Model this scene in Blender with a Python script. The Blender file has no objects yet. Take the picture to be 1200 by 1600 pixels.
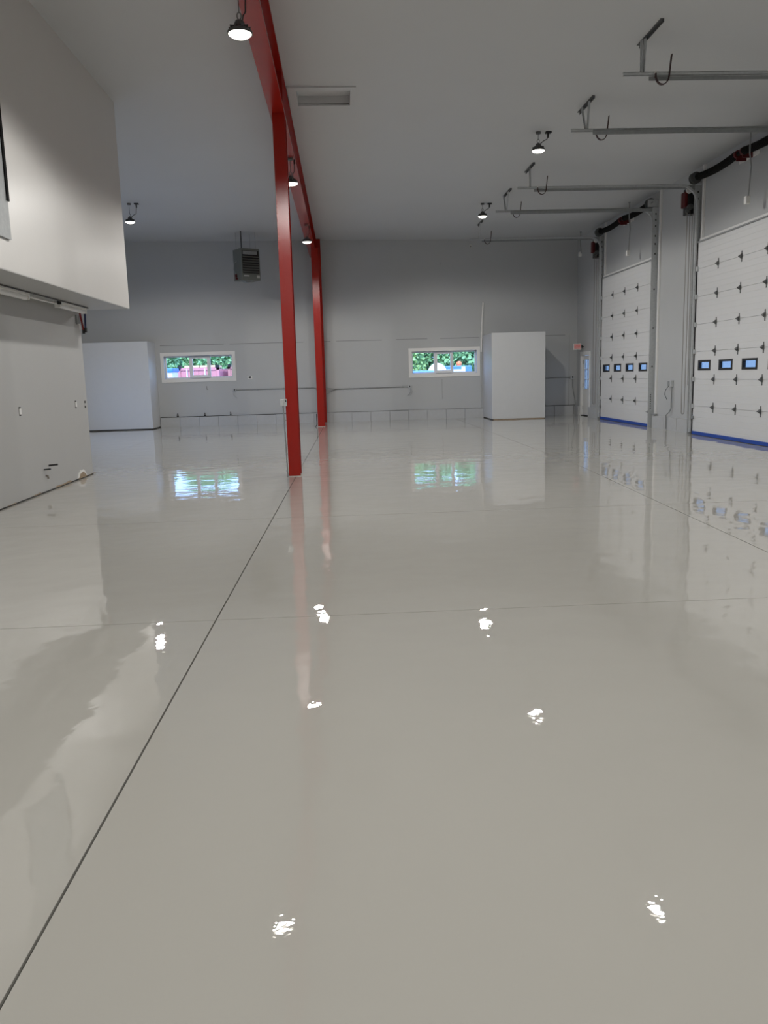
import bpy, math, random
from mathutils import Vector, Matrix
random.seed(7)
scene = bpy.context.scene
COL = scene.collection

# ------------------------------------------------------------------ camera
PITCH, ROLL, YAW, CAM_H, FOCAL_PX = 0.165618, 0.028418, -0.044528, 1.6, 1280.75
_M = Matrix.Rotation(YAW, 3, 'Z') @ Matrix.Rotation(-PITCH, 3, 'X') @ Matrix.Rotation(ROLL, 3, 'Y')
_right, _fwd, _up = _M.col[0], _M.col[1], _M.col[2]
cam = bpy.data.cameras.new('camera')
cam.sensor_fit = 'VERTICAL'
cam.sensor_height = 36.0
cam.lens = FOCAL_PX * 36.0 / 1600.0
cam.clip_end = 400
cam_ob = bpy.data.objects.new('camera', cam)
COL.objects.link(cam_ob)
_rot = Matrix((_right, _up, -_fwd)).transposed().to_4x4()
cam_ob.matrix_world = Matrix.Translation((0, 0, CAM_H)) @ _rot
scene.camera = cam_ob

# ------------------------------------------------------------------ sky, exposure, lamp power
scene.view_settings.view_transform = 'Standard'
scene.view_settings.look = 'None'
scene.view_settings.gamma = 1.0
scene.view_settings.use_curve_mapping = False
scene.view_settings.exposure = 0.0
LAMP_W = 66.0
LAMP_COLOR = (1.0, 0.975, 0.93)
SKY_STRENGTH = 2.6
world = bpy.data.worlds.new('sky')
scene.world = world
world.use_nodes = True
_nt = world.node_tree
_nt.nodes.clear()
_out = _nt.nodes.new('ShaderNodeOutputWorld')
_bg = _nt.nodes.new('ShaderNodeBackground')
_tc = _nt.nodes.new('ShaderNodeTexCoord')
_sep = _nt.nodes.new('ShaderNodeSeparateXYZ')
_ramp = _nt.nodes.new('ShaderNodeValToRGB')
_ramp.color_ramp.elements[0].position = 0.0
_ramp.color_ramp.elements[0].color = (0.62, 0.92, 1.55, 1)
_ramp.color_ramp.elements[1].position = 1.0
_ramp.color_ramp.elements[1].color = (0.45, 0.85, 1.9, 1)
_nt.links.new(_tc.outputs['Generated'], _sep.inputs[0])
_nt.links.new(_sep.outputs['Z'], _ramp.inputs[0])
_nt.links.new(_ramp.outputs[0], _bg.inputs['Color'])
_bg.inputs['Strength'].default_value = SKY_STRENGTH
_nt.links.new(_bg.outputs[0], _out.inputs[0])
sun = bpy.data.lights.new('sun', 'SUN')
sun.energy = 5.2
sun.angle = math.radians(2)
sun_ob = bpy.data.objects.new('sun', sun)
COL.objects.link(sun_ob)
sun_ob.rotation_euler = (math.radians(38), math.radians(-12), 0)   # light travels away from the building: windows get none
scene.cycles.caustics_reflective = False
scene.cycles.caustics_refractive = False
scene.cycles.sample_clamp_indirect = 6.0
scene.cycles.max_bounces = 14
scene.cycles.diffuse_bounces = 8
scene.cycles.transparent_max_bounces = 12

# ------------------------------------------------------------------ helpers
def lin(c):
    return tuple(((v / 255) / 12.92 if v / 255 <= 0.04045 else ((v / 255 + 0.055) / 1.055) ** 2.4) for v in c)

def new_mat(name):
    m = bpy.data.materials.new(name)
    m.use_nodes = True
    return m, m.node_tree, m.node_tree.nodes['Principled BSDF']

def mat(name, color, rough=0.5, metal=0.0, spec=0.5, vary=0.0, vscale=6.0, bump=0.0, bscale=60.0, coat=0.0):
    m, nt, p = new_mat(name)
    c = tuple(color) + (1,)
    p.inputs['Base Color'].default_value = c
    p.inputs['Roughness'].default_value = rough
    p.inputs['Metallic'].default_value = metal
    p.inputs['Specular IOR Level'].default_value = spec
    p.inputs['Coat Weight'].default_value = coat
    if vary or bump:
        tc = nt.nodes.new('ShaderNodeTexCoord')
    if vary:
        n = nt.nodes.new('ShaderNodeTexNoise')
        n.inputs['Scale'].default_value = vscale
        n.inputs['Detail'].default_value = 4
        mx = nt.nodes.new('ShaderNodeMix')
        mx.data_type = 'RGBA'
        mx.inputs['A'].default_value = tuple(max(0, v * (1 - vary)) for v in color) + (1,)
        mx.inputs['B'].default_value = tuple(min(1, v * (1 + vary)) for v in color) + (1,)
        nt.links.new(tc.outputs['Object'], n.inputs['Vector'])
        nt.links.new(n.outputs['Fac'], mx.inputs['Factor'])
        nt.links.new(mx.outputs['Result'], p.inputs['Base Color'])
    if bump:
        n2 = nt.nodes.new('ShaderNodeTexNoise')
        n2.inputs['Scale'].default_value = bscale
        n2.inputs['Detail'].default_value = 3
        b = nt.nodes.new('ShaderNodeBump')
        b.inputs['Strength'].default_value = 1.0
        b.inputs['Distance'].default_value = bump
        nt.links.new(tc.outputs['Object'], n2.inputs['Vector'])
        nt.links.new(n2.outputs['Fac'], b.inputs['Height'])
        nt.links.new(b.outputs['Normal'], p.inputs['Normal'])
    return m

def floor_mat(name, color):
    m, nt, p = new_mat(name)
    p.inputs['Roughness'].default_value = 0.006
    p.inputs['IOR'].default_value = 1.6
    g = nt.nodes.new('ShaderNodeNewGeometry')
    # faint tint variation of the poured coat
    n0 = nt.nodes.new('ShaderNodeTexNoise'); n0.inputs['Scale'].default_value = 0.5; n0.inputs['Detail'].default_value = 3
    mx = nt.nodes.new('ShaderNodeMix'); mx.data_type = 'RGBA'
    mx.inputs['A'].default_value = tuple(v * 0.96 for v in color) + (1,)
    mx.inputs['B'].default_value = tuple(v * 1.04 for v in color) + (1,)
    nt.links.new(g.outputs['Position'], n0.inputs['Vector'])
    nt.links.new(n0.outputs['Fac'], mx.inputs['Factor'])
    nt.links.new(mx.outputs['Result'], p.inputs['Base Color'])
    # gentle waves of the self-levelled epoxy, then fine pimples
    n1 = nt.nodes.new('ShaderNodeTexNoise'); n1.inputs['Scale'].default_value = 2.4; n1.inputs['Detail'].default_value = 1.5
    n2 = nt.nodes.new('ShaderNodeTexNoise'); n2.inputs['Scale'].default_value = 34.0; n2.inputs['Detail'].default_value = 1.0
    nt.links.new(g.outputs['Position'], n1.inputs['Vector'])
    nt.links.new(g.outputs['Position'], n2.inputs['Vector'])
    b1 = nt.nodes.new('ShaderNodeBump'); b1.inputs['Distance'].default_value = 0.0042
    b2 = nt.nodes.new('ShaderNodeBump'); b2.inputs['Distance'].default_value = 0.00016
    nt.links.new(n1.outputs['Fac'], b1.inputs['Height'])
    nt.links.new(n2.outputs['Fac'], b2.inputs['Height'])
    nt.links.new(b1.outputs['Normal'], b2.inputs['Normal'])
    n3 = nt.nodes.new('ShaderNodeTexNoise'); n3.inputs['Scale'].default_value = 6.5; n3.inputs['Detail'].default_value = 1.0
    b3 = nt.nodes.new('ShaderNodeBump'); b3.inputs['Distance'].default_value = 0.0006
    nt.links.new(g.outputs['Position'], n3.inputs['Vector'])
    nt.links.new(n3.outputs['Fac'], b3.inputs['Height'])
    nt.links.new(b2.outputs['Normal'], b3.inputs['Normal'])
    nt.links.new(b3.outputs['Normal'], p.inputs['Normal'])
    return m

def glass_mat(name, tint=(0.92, 0.95, 0.97)):
    m = bpy.data.materials.new(name)
    m.use_nodes = True
    nt = m.node_tree
    nt.nodes.clear()
    o = nt.nodes.new('ShaderNodeOutputMaterial')
    t = nt.nodes.new('ShaderNodeBsdfTransparent'); t.inputs['Color'].default_value = tint + (1,)
    gl = nt.nodes.new('ShaderNodeBsdfGlossy'); gl.inputs['Roughness'].default_value = 0.02
    f = nt.nodes.new('ShaderNodeFresnel')
    g = nt.nodes.new('ShaderNodeNewGeometry')
    mr = nt.nodes.new('ShaderNodeMapRange')          # same reflectance from both sides of the pane
    mr.inputs['To Min'].default_value = 1.45; mr.inputs['To Max'].default_value = 1 / 1.45
    nt.links.new(g.outputs['Backfacing'], mr.inputs['Value'])
    nt.links.new(mr.outputs['Result'], f.inputs['IOR'])
    mx = nt.nodes.new('ShaderNodeMixShader')
    nt.links.new(f.outputs[0], mx.inputs[0])
    nt.links.new(t.outputs[0], mx.inputs[1])
    nt.links.new(gl.outputs[0], mx.inputs[2])
    nt.links.new(mx.outputs[0], o.inputs[0])
    return m

def emit_mat(name, color, strength):
    m, nt, p = new_mat(name)
    p.inputs['Base Color'].default_value = tuple(color) + (1,)
    p.inputs['Emission Color'].default_value = tuple(color) + (1,)
    p.inputs['Emission Strength'].default_value = strength
    return m

M = {
    'wall': mat('grey_wall_paint', (0.475, 0.485, 0.49), 0.45, spec=0.35, vary=0.03, vscale=1.2),
    'ceiling': mat('grey_ceiling_paint', (0.54, 0.55, 0.56), 0.5, spec=0.3, vary=0.03, vscale=0.6),
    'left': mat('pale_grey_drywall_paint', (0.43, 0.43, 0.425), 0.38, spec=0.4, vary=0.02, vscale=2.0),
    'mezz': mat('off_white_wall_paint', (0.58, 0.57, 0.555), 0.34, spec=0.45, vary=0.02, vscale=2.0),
    'shed': mat('light_grey_enclosure_paint', (0.60, 0.61, 0.62), 0.4, spec=0.4, vary=0.02),
    'floor': floor_mat('glossy_grey_epoxy', (0.495, 0.482, 0.445)),
    'joint': mat('dark_joint_filler', (0.06, 0.06, 0.055), 0.6),
    'red': mat('glossy_red_enamel', (0.30, 0.007, 0.002), 0.22, spec=0.5, vary=0.10, vscale=3, bump=0.0012, bscale=70),
    'galv': mat('galvanized_steel', (0.50, 0.52, 0.53), 0.40, metal=0.25, vary=0.18, vscale=25),
    'galv_dark': mat('dull_galvanized_steel', (0.30, 0.315, 0.32), 0.5, metal=0.25, vary=0.2, vscale=20),
    'white': mat('white_painted_metal', (0.76, 0.755, 0.74), 0.4),
    'door': mat('white_door_panel', (0.66, 0.665, 0.67), 0.42, vary=0.02, vscale=3),
    'black': mat('black_plastic', (0.012, 0.012, 0.013), 0.4),
    'spring': mat('black_oiled_steel', (0.006, 0.006, 0.006), 0.7, spec=0.12),
    'redm': mat('dark_red_painted_steel', (0.085, 0.005, 0.006), 0.55, spec=0.3),
    'blue': mat('blue_masking_tape', (0.008, 0.06, 0.36), 0.55, vary=0.15, vscale=8),
    'vinyl': mat('white_vinyl_frame', (0.80, 0.80, 0.79), 0.35),
    'glass': glass_mat('window_glass'),
    'tinted': glass_mat('blue_tinted_door_glass', (0.42, 0.46, 0.48)),
    'trim': mat('cream_white_trim', (0.80, 0.79, 0.765), 0.45),
    'conduit': mat('conduit_metal', (0.30, 0.31, 0.31), 0.4, metal=0.35),
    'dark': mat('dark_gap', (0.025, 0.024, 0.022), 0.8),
    'raw': mat('raw_gypsum_paper', (0.30, 0.23, 0.16), 0.9, vary=0.4, vscale=14),
    'crack': mat('panel_seam', (0.17, 0.17, 0.17), 0.8),
    'block': mat('painted_concrete_block', (0.47, 0.48, 0.49), 0.55, vary=0.06, vscale=9, bump=0.002, bscale=40),
    'iron': mat('dark_iron', (0.10, 0.105, 0.105), 0.5, metal=0.3),
    'heater': mat('grey_green_heater_enamel', (0.16, 0.17, 0.155), 0.45),
    'label': mat('pale_label', (0.55, 0.55, 0.52), 0.5),
    'lens': emit_mat('lit_lamp_lens', (1.0, 0.95, 0.86), 6.0),
    'exit': emit_mat('lit_exit_face', (0.70, 0.40, 0.38), 0.05),
    'exit_letter': emit_mat('lit_exit_letter', (0.6, 0.03, 0.03), 0.2),
    'hook': mat('dark_red_black_steel', (0.035, 0.008, 0.008), 0.4),
    'pex_red': mat('red_pipe_plastic', (0.22, 0.006, 0.010), 0.4),
    'pex_blue': mat('blue_pipe_plastic', (0.012, 0.018, 0.09), 0.4),
    'tube': mat('unlit_tube_diffuser', (0.72, 0.72, 0.72), 0.35),
    'chain': mat('bare_chain_steel', (0.22, 0.20, 0.17), 0.5, metal=0.5),
    'gravel': mat('grey_gravel', (0.36, 0.35, 0.33), 0.9, vary=0.3, vscale=3),
    'container': mat('haze_paled_red_container_paint', (0.62, 0.25, 0.27), 0.6, vary=0.12, vscale=2),  # pinkish tone puts glass haze and overexposure into the colour
    'container2': mat('rusty_red_container_paint', (0.48, 0.22, 0.21), 0.6, vary=0.2, vscale=2),  # dull red, paled for the same glass haze
    'bluebox': mat('bright_blue_paint', (0.06, 0.24, 0.62), 0.5),
    'bluetarp': mat('blue_vehicle_paint', (0.10, 0.25, 0.60), 0.4),
    'outwhite': mat('white_outdoor_paint', (0.8, 0.83, 0.85), 0.5),
    'orange': mat('orange_beacon_plastic', (0.9, 0.22, 0.06), 0.4),
    'yellow': mat('cream_timber', (0.75, 0.6, 0.35), 0.7),
    'leaf': mat('green_leaves', (0.20, 0.40, 0.17), 0.6, vary=0.45, vscale=1.2),  # lightened so the colour carries the pale veil of the window glass
    'leaf2': mat('yellow_green_leaves', (0.30, 0.48, 0.16), 0.6, vary=0.4, vscale=1.2),  # also lightened for the veil of the window glass
    'bark': mat('grey_bark', (0.16, 0.12, 0.09), 0.9),
    'tyre': mat('tyre_rubber', (0.02, 0.02, 0.02), 0.8),
}

def world_origin(o):
    v = Vector((0, 0, 0))
    while o is not None:
        v += o.location
        o = o.parent
    return v

class MB:
    def __init__(self):
        self.v, self.f = [], []
    def add(self, vs, fs):
        b = len(self.v)
        self.v += [Vector(p) for p in vs]
        self.f += [tuple(i + b for i in q) for q in fs]
        return self
    def box(self, a, b):
        x0, y0, z0 = (min(a[i], b[i]) for i in range(3))
        x1, y1, z1 = (max(a[i], b[i]) for i in range(3))
        vs = [(x0, y0, z0), (x1, y0, z0), (x1, y1, z0), (x0, y1, z0), (x0, y0, z1), (x1, y0, z1), (x1, y1, z1), (x0, y1, z1)]
        return self.add(vs, [(0, 3, 2, 1), (4, 5, 6, 7), (0, 1, 5, 4), (1, 2, 6, 5), (2, 3, 7, 6), (3, 0, 4, 7)])
    def cbox(self, c, s):
        return self.box([c[i] - s[i] / 2 for i in range(3)], [c[i] + s[i] / 2 for i in range(3)])
    def bar(self, p, q, w, h, up=(0, 0, 1)):
        p, q = Vector(p), Vector(q)
        d = (q - p).normalized()
        u = Vector(up)
        s = d.cross(u)
        if s.length < 1e-4:
            s = d.cross(Vector((1, 0, 0)))
        s.normalize()
        u = s.cross(d).normalized()
        vs = []
        for e in (p, q):
            for a, b in ((-1, -1), (1, -1), (1, 1), (-1, 1)):
                vs.append(e + s * (a * w / 2) + u * (b * h / 2))
        return self.add(vs, [(3, 2, 1, 0), (4, 5, 6, 7), (0, 1, 5, 4), (1, 2, 6, 5), (2, 3, 7, 6), (3, 0, 4, 7)])
    def cyl(self, p, q, r, n=16, r2=None):
        p, q = Vector(p), Vector(q)
        r2 = r if r2 is None else r2
        d = (q - p).normalized()
        s = d.cross(Vector((0, 0, 1)))
        if s.length < 1e-3:
            s = d.cross(Vector((1, 0, 0)))
        s.normalize()
        u = s.cross(d)
        vs = []
        for e, rr in ((p, r), (q, r2)):
            for i in range(n):
                a = 2 * math.pi * i / n
                vs.append(e + (s * math.cos(a) + u * math.sin(a)) * rr)
        fs = [(i, (i + 1) % n, n + (i + 1) % n, n + i) for i in range(n)]
        fs += [tuple(range(n - 1, -1, -1)), tuple(range(n, 2 * n))]
        return self.add(vs, fs)
    def tube(self, pts, r, n=8, flat=None):
        """tube along points; flat=(width, thickness, axis) gives a strap instead"""
        pts = [Vector(p) for p in pts]
        rings = []
        prev = None
        for i, p in enumerate(pts):
            d = (pts[min(i + 1, len(pts) - 1)] - pts[max(i - 1, 0)]).normalized()
            if flat:
                s = Vector(flat[2]).normalized()
                u = d.cross(s).normalized()
                rings.append([p + s * flat[0] / 2 + u * flat[1] / 2, p - s * flat[0] / 2 + u * flat[1] / 2,
                              p - s * flat[0] / 2 - u * flat[1] / 2, p + s * flat[0] / 2 - u * flat[1] / 2])
                continue
            s = prev if prev is not None else d.orthogonal()
            s = (s - d * s.dot(d)).normalized()
            prev = s
            u = d.cross(s)
            rings.append([p + (s * math.cos(2 * math.pi * k / n) + u * math.sin(2 * math.pi * k / n)) * r for k in range(n)])
        m = len(rings[0])
        vs = [v for ring in rings for v in ring]
        fs = []
        for i in range(len(rings) - 1):
            for k in range(m):
                fs.append((i * m + k, i * m + (k + 1) % m, (i + 1) * m + (k + 1) % m, (i + 1) * m + k))
        fs += [tuple(range(m - 1, -1, -1)), tuple((len(rings) - 1) * m + k for k in range(m))]
        return self.add(vs, fs)
    def lathe(self, prof, c=(0, 0, 0), n=28):
        """profile [(r, z)] spun round the vertical through c"""
        c = Vector(c)
        vs, fs = [], []
        for r, z in prof:
            for k in range(n):
                a = 2 * math.pi * k / n
                vs.append(c + Vector((r * math.cos(a), r * math.sin(a), z)))
        for i in range(len(prof) - 1):
            for k in range(n):
                fs.append((i * n + k, i * n + (k + 1) % n, (i + 1) * n + (k + 1) % n, (i + 1) * n + k))
        return self.add(vs, fs)
    def prism(self, poly, a, b, axis):
        """polygon in the plane across axis, from a to b along it"""
        n = len(poly)
        def pt(p, t):
            return {0: (t, p[0], p[1]), 1: (p[0], t, p[1]), 2: (p[0], p[1], t)}[axis]
        vs = [pt(p, a) for p in poly] + [pt(p, b) for p in poly]
        fs = [tuple(range(n - 1, -1, -1)), tuple(range(n, 2 * n))] + [(i, (i + 1) % n, n + (i + 1) % n, n + i) for i in range(n)]
        return self.add(vs, fs)
    def build(self, name, m, parent=None, smooth=False, bevel=0.0, local=False, loc=None):
        me = bpy.data.meshes.new(name)
        off = Vector((0, 0, 0)) if local else (world_origin(parent) if parent else Vector((0, 0, 0)))
        if loc is not None:
            off = Vector(loc)
        me.from_pydata([tuple(v - off) for v in self.v], [], self.f)
        me.validate()
        import bmesh
        bm = bmesh.new(); bm.from_mesh(me)
        bmesh.ops.recalc_face_normals(bm, faces=bm.faces)
        bm.to_mesh(me); bm.free()
        me.materials.append(M[m] if isinstance(m, str) else m)
        if smooth:
            for p in me.polygons:
                p.use_smooth = True
            me.set_sharp_from_angle(angle=math.radians(38))
        o = bpy.data.objects.new(name, me)
        COL.objects.link(o)
        if parent:
            o.parent = parent
            if loc is not None:
                o.location = Vector(loc) - world_origin(parent)
        elif loc is not None:
            o.location = loc
        if bevel:
            bv = o.modifiers.new('edge', 'BEVEL'); bv.width = bevel; bv.segments = 2; bv.limit_method = 'ANGLE'
        return o

def tag(o, label=None, cat=None, group=None, kind=None):
    if label: o['label'] = label
    if cat: o['category'] = cat
    if group: o['group'] = group
    if kind: o['kind'] = kind
    return o

def root(name, loc, label, cat, group=None, kind=None, rz=0.0):
    o = bpy.data.objects.new(name, None)
    o.empty_display_size = 0.2
    COL.objects.link(o)
    o.location = loc
    o.rotation_euler = (0, 0, rz)
    return tag(o, label, cat, group, kind)

def struct(o):
    o['kind'] = 'structure'
    return o

def sroot(name, loc=(0, 0, 0)):
    o = bpy.data.objects.new(name, None)
    COL.objects.link(o)
    o.location = loc
    o['kind'] = 'structure'
    return o

def dup(r, dloc, label=None, name=None):
    c = r.copy(); COL.objects.link(c)
    c.location = r.location + Vector(dloc)
    if name: c.name = name
    if label: c['label'] = label
    for ch in list(r.children):
        d = ch.copy(); COL.objects.link(d); d.parent = c
        for g in list(ch.children):
            e = g.copy(); COL.objects.link(e); e.parent = d
    return c

def child_copy(o, dloc):
    c = o.copy(); COL.objects.link(c)
    c.location = o.location + Vector(dloc)
    return c

def arc(c, r, a0, a1, n, plane='xz', t=0.0):
    out = []
    for i in range(n + 1):
        a = a0 + (a1 - a0) * i / n
        p, q = r * math.cos(a), r * math.sin(a)
        if plane == 'xz': out.append((c[0] + p, t, c[1] + q))
        elif plane == 'yz': out.append((t, c[0] + p, c[1] + q))
        else: out.append((c[0] + p, c[1] + q, t))
    return out

def sheet(rects_of, holes, u0, u1, v0, v1):
    """split the rectangle (u, v) round rectangular holes -> list of rectangles"""
    us = sorted({u0, u1, *[h[0] for h in holes], *[h[1] for h in holes]})
    vs = sorted({v0, v1, *[h[2] for h in holes], *[h[3] for h in holes]})
    out = []
    for i in range(len(us) - 1):
        for j in range(len(vs) - 1):
            cu, cv = (us[i] + us[i + 1]) / 2, (vs[j] + vs[j + 1]) / 2
            if not any(h[0] < cu < h[1] and h[2] < cv < h[3] for h in holes):
                out.append((us[i], us[i + 1], vs[j], vs[j + 1]))
    return out

# ------------------------------------------------------------------ dimensions (metres)
XL, XR, YB, YN = -9.6, 8.33, 29.3, -8.0         # outer walls
WT = 0.26                                        # wall thickness
XM, YM, ZM = -3.68, 14.9, 2.87                   # mezzanine face, end, underside
XLW, YLW = -4.52, 14.8                           # lower left wall face and end
def zc(x): return 6.19 - 0.0137 * x              # sloping ceiling
DOORS = ((22.0, 26.25), (14.93, 19.18), (7.86, 12.11))
PITCH_Y = -7.07
DTOP = 4.42
XD = 8.25                                        # inner face of the overhead doors

# ------------------------------------------------------------------ floor slabs with sawn joints
fl = sroot('floor')
MB().box((XL - WT, YN - WT, -0.20), (XR + WT, YB + WT, -0.016)).build('joint_filler', 'joint', fl)
def jA(y): return -0.975 + 0.011 * y
def jB(y): return 3.60 + 0.0477 * (y - 6.74) if y < 13.4 else 3.918
def jC(y): return -5.65 + 0.0125 * y
xl = [lambda y: XL - WT, jC, jA, jB, lambda y: XR + WT]
yl = [YN - WT, -2.6, 1.37, 5.385, 9.40, 13.38, 17.4, 21.4, 25.4, YB + WT]
for i in range(len(yl) - 1):
    y0, y1 = yl[i], yl[i + 1]
    for k in range(4):
        g0 = 0.0 if k == 0 else 0.005
        g1 = 0.0 if k == 3 else 0.005
        a0, a1 = y0 + (0.004 if i else 0), y1 - (0.004 if i < len(yl) - 2 else 0)
        poly = [(xl[k](a0) + g0, a0), (xl[k + 1](a0) - g1, a0), (xl[k + 1](a1) - g1, a1), (xl[k](a1) + g0, a1)]
        MB().prism(poly, -0.05, 0.0, 2).build('floor_slab', 'floor', fl)

# ------------------------------------------------------------------ ceiling with a recessed hatch
HX0, HX1, HY0, HY1 = -0.60, 0.28, 14.25, 15.0
ce = MB()
for (u0, u1, v0, v1) in sheet(None, [(HX0, HX1, HY0, HY1)], XL - WT, XR + WT, YN - WT, YB + WT):
    ce.add([(u0, v0, zc(u0)), (u1, v0, zc(u1)), (u1, v1, zc(u1)), (u0, v1, zc(u0)),
            (u0, v0, zc(u0) + 0.3), (u1, v0, zc(u1) + 0.3), (u1, v1, zc(u1) + 0.3), (u0, v1, zc(u0) + 0.3)],
           [(0, 3, 2, 1), (4, 5, 6, 7), (0, 1, 5, 4), (1, 2, 6, 5), (2, 3, 7, 6), (3, 0, 4, 7)])
struct(ce.build('ceiling', 'ceiling'))
hz = zc(-0.2)
h = root('ceiling_hatch', (-0.16, 14.6, hz), 'grey framed recessed access hatch in the ceiling beside the red beam', 'hatch')
f = MB()
for (u0, u1, v0, v1) in sheet(None, [(HX0, HX1, HY0, HY1)], -0.735, 0.37, 14.10, 15.06):
    f.box((u0, v0, hz - 0.028), (u1, v1, hz + 0.01))
f.build('frame', 'ceiling', h)
MB().box((HX0, HY0, hz + 0.13), (HX1, HY1, hz + 0.16)).build('lid', 'ceiling', h)

# ------------------------------------------------------------------ walls
W1 = (-6.20, -3.85, 1.66, 2.45)      # window openings in the back wall (x0, x1, z0, z1)
W2 = (2.44, 4.74, 1.59, 2.38)
MD = (27.78, 28.74, 0.0, 2.10)       # man door opening in the right wall (y0, y1, z0, z1)
wb = MB()
for (u0, u1, v0, v1) in sheet(None, [W1, W2], XL - WT, XR + WT, -0.05, 6.6):
    wb.box((u0, YB, v0), (u1, YB + WT, v1))
wall_back = struct(wb.build('wall_back', 'wall'))
wr = MB()
holes = [MD] + [(a + 0.02, b + 0.05, -0.05, DTOP - 0.05) for a, b in DOORS]
for (u0, u1, v0, v1) in sheet(None, holes, YN - WT, YB, -0.05, 6.6):
    wr.box((XR, u0, v0), (XR + 0.12, u1, v1))
wall_right = struct(wr.build('wall_right', 'wall'))
W3 = (18.5, 25.5, 0.5, 2.5)  # unseen opening, added to throw blue daylight on the wide enclosure
wl = MB()
for (u0, u1, v0, v1) in sheet(None, [W3], YM - 0.3, YB, -0.05, 6.6):
    wl.box((XL - WT, u0, v0), (XL, u1, v1))
struct(wl.build('wall_far_left', 'wall'))
struct(MB().box((XL - WT, YN - WT, -0.05), (XR, YN, 6.6)).build('wall_near', 'wall'))
struct(MB().box((XL, YN, ZM), (XM, YM, 6.6)).build('wall_left_upper', 'mezz'))
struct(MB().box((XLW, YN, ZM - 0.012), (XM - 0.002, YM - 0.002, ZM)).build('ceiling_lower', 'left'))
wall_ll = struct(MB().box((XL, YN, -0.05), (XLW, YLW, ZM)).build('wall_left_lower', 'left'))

# seams of the sheet cladding on the back wall (hairline battens)
def seam(p, q, w=0.012, parent=None):
    return MB().box((min(p[0], q[0]) - (w / 2 if p[0] == q[0] else 0), YB - 0.003, min(p[1], q[1]) - (w / 2 if p[1] == q[1] else 0)),
                    (max(p[0], q[0]) + (w / 2 if p[0] == q[0] else 0), YB, max(p[1], q[1]) + (w / 2 if p[1] == q[1] else 0))).build('sheet_seam', 'crack', wall_back)
for a, b in ((-6.3, -4.1), (-3.9, -1.35), (-0.9, -0.4), (-0.2, 1.4), (1.9, 3.0), (3.45, 4.85), (6.9, 7.9)):
    seam((a, 2.81), (b, 2.81), 0.014)
for x, z0, z1 in ((8.05, 0.34, 2.81), (-0.60, 0.34, 2.81), (3.5, 0.7, 1.4), (3.5, 5.3, 5.4)):
    seam((x, z0), (x, z1), 0.008)

# concrete block plinths
def plinth(name, axis, fixed, u0, u1, h, d, step):
    r = sroot(name)
    n = max(1, round((u1 - u0) / step))
    s = (u1 - u0) / n
    for i in range(n):
        a, b = u0 + i * s + 0.004, u0 + (i + 1) * s - 0.004
        dd = d + random.uniform(-0.004, 0.004)
        m = MB()
        if axis == 'x': m.box((a, fixed - dd, -0.02), (b, fixed, h + random.uniform(-0.006, 0.006)))
        else: m.box((fixed - dd, a, -0.02), (fixed, b, h + random.uniform(-0.006, 0.006)))
        m.build('block', 'block', r)
    return r
pl = plinth('baseboard_back', 'x', YB, -6.44, 4.96, 0.335, 0.07, 0.68)
MB().box((-6.44, YB - 0.055, 0.338), (-0.9, YB, 0.352)).build('ledge_joint', 'dark', pl)
MB().box((-0.6, YB - 0.02, 0.338), (4.96, YB, 0.347)).build('ledge_joint', 'crack', pl)
plr = plinth('baseboard_back_corner', 'x', YB, 6.78, XR - 0.07, 0.335, 0.07, 0.75)
MB().box((6.78, YB - 0.065, 0.338), (XR - 0.07, YB, 0.352)).build('ledge_joint', 'dark', plr)
plinth('baseboard_right_corner', 'y', XR, 28.86, YB - 0.08, 0.33, 0.07, 0.45)
plinth('baseboard_right_far', 'y', XR, 26.42, 27.66, 0.33, 0.07, 0.62)
plinth('baseboard_right_pier', 'y', XR, 19.36, 21.80, 0.33, 0.07, 0.82)
plinth('baseboard_right_near', 'y', XR, 12.30, 14.74, 0.33, 0.07, 0.82)

# raw cut edge under the lower left wall
bl = sroot('baseboard_left')
MB().box((XLW - 0.01, 0.0, 0.0), (XLW + 0.006, YLW, 0.018)).build('floor_gap', 'dark', bl)
y = 4.0
while y < 14.6:
    L = random.uniform(0.25, 0.9)
    hgt = random.uniform(0.018, 0.05)
    MB().prism([(y, 0.014), (y + L, 0.014), (y + L * 0.9, hgt), (y + L * 0.45, hgt * random.uniform(0.5, 1.0)), (y + 0.06, hgt * 0.8)],
               XLW, XLW + 0.008, 0).build('torn_paper', 'raw', bl)
    y += L + random.uniform(0.05, 0.7)

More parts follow.
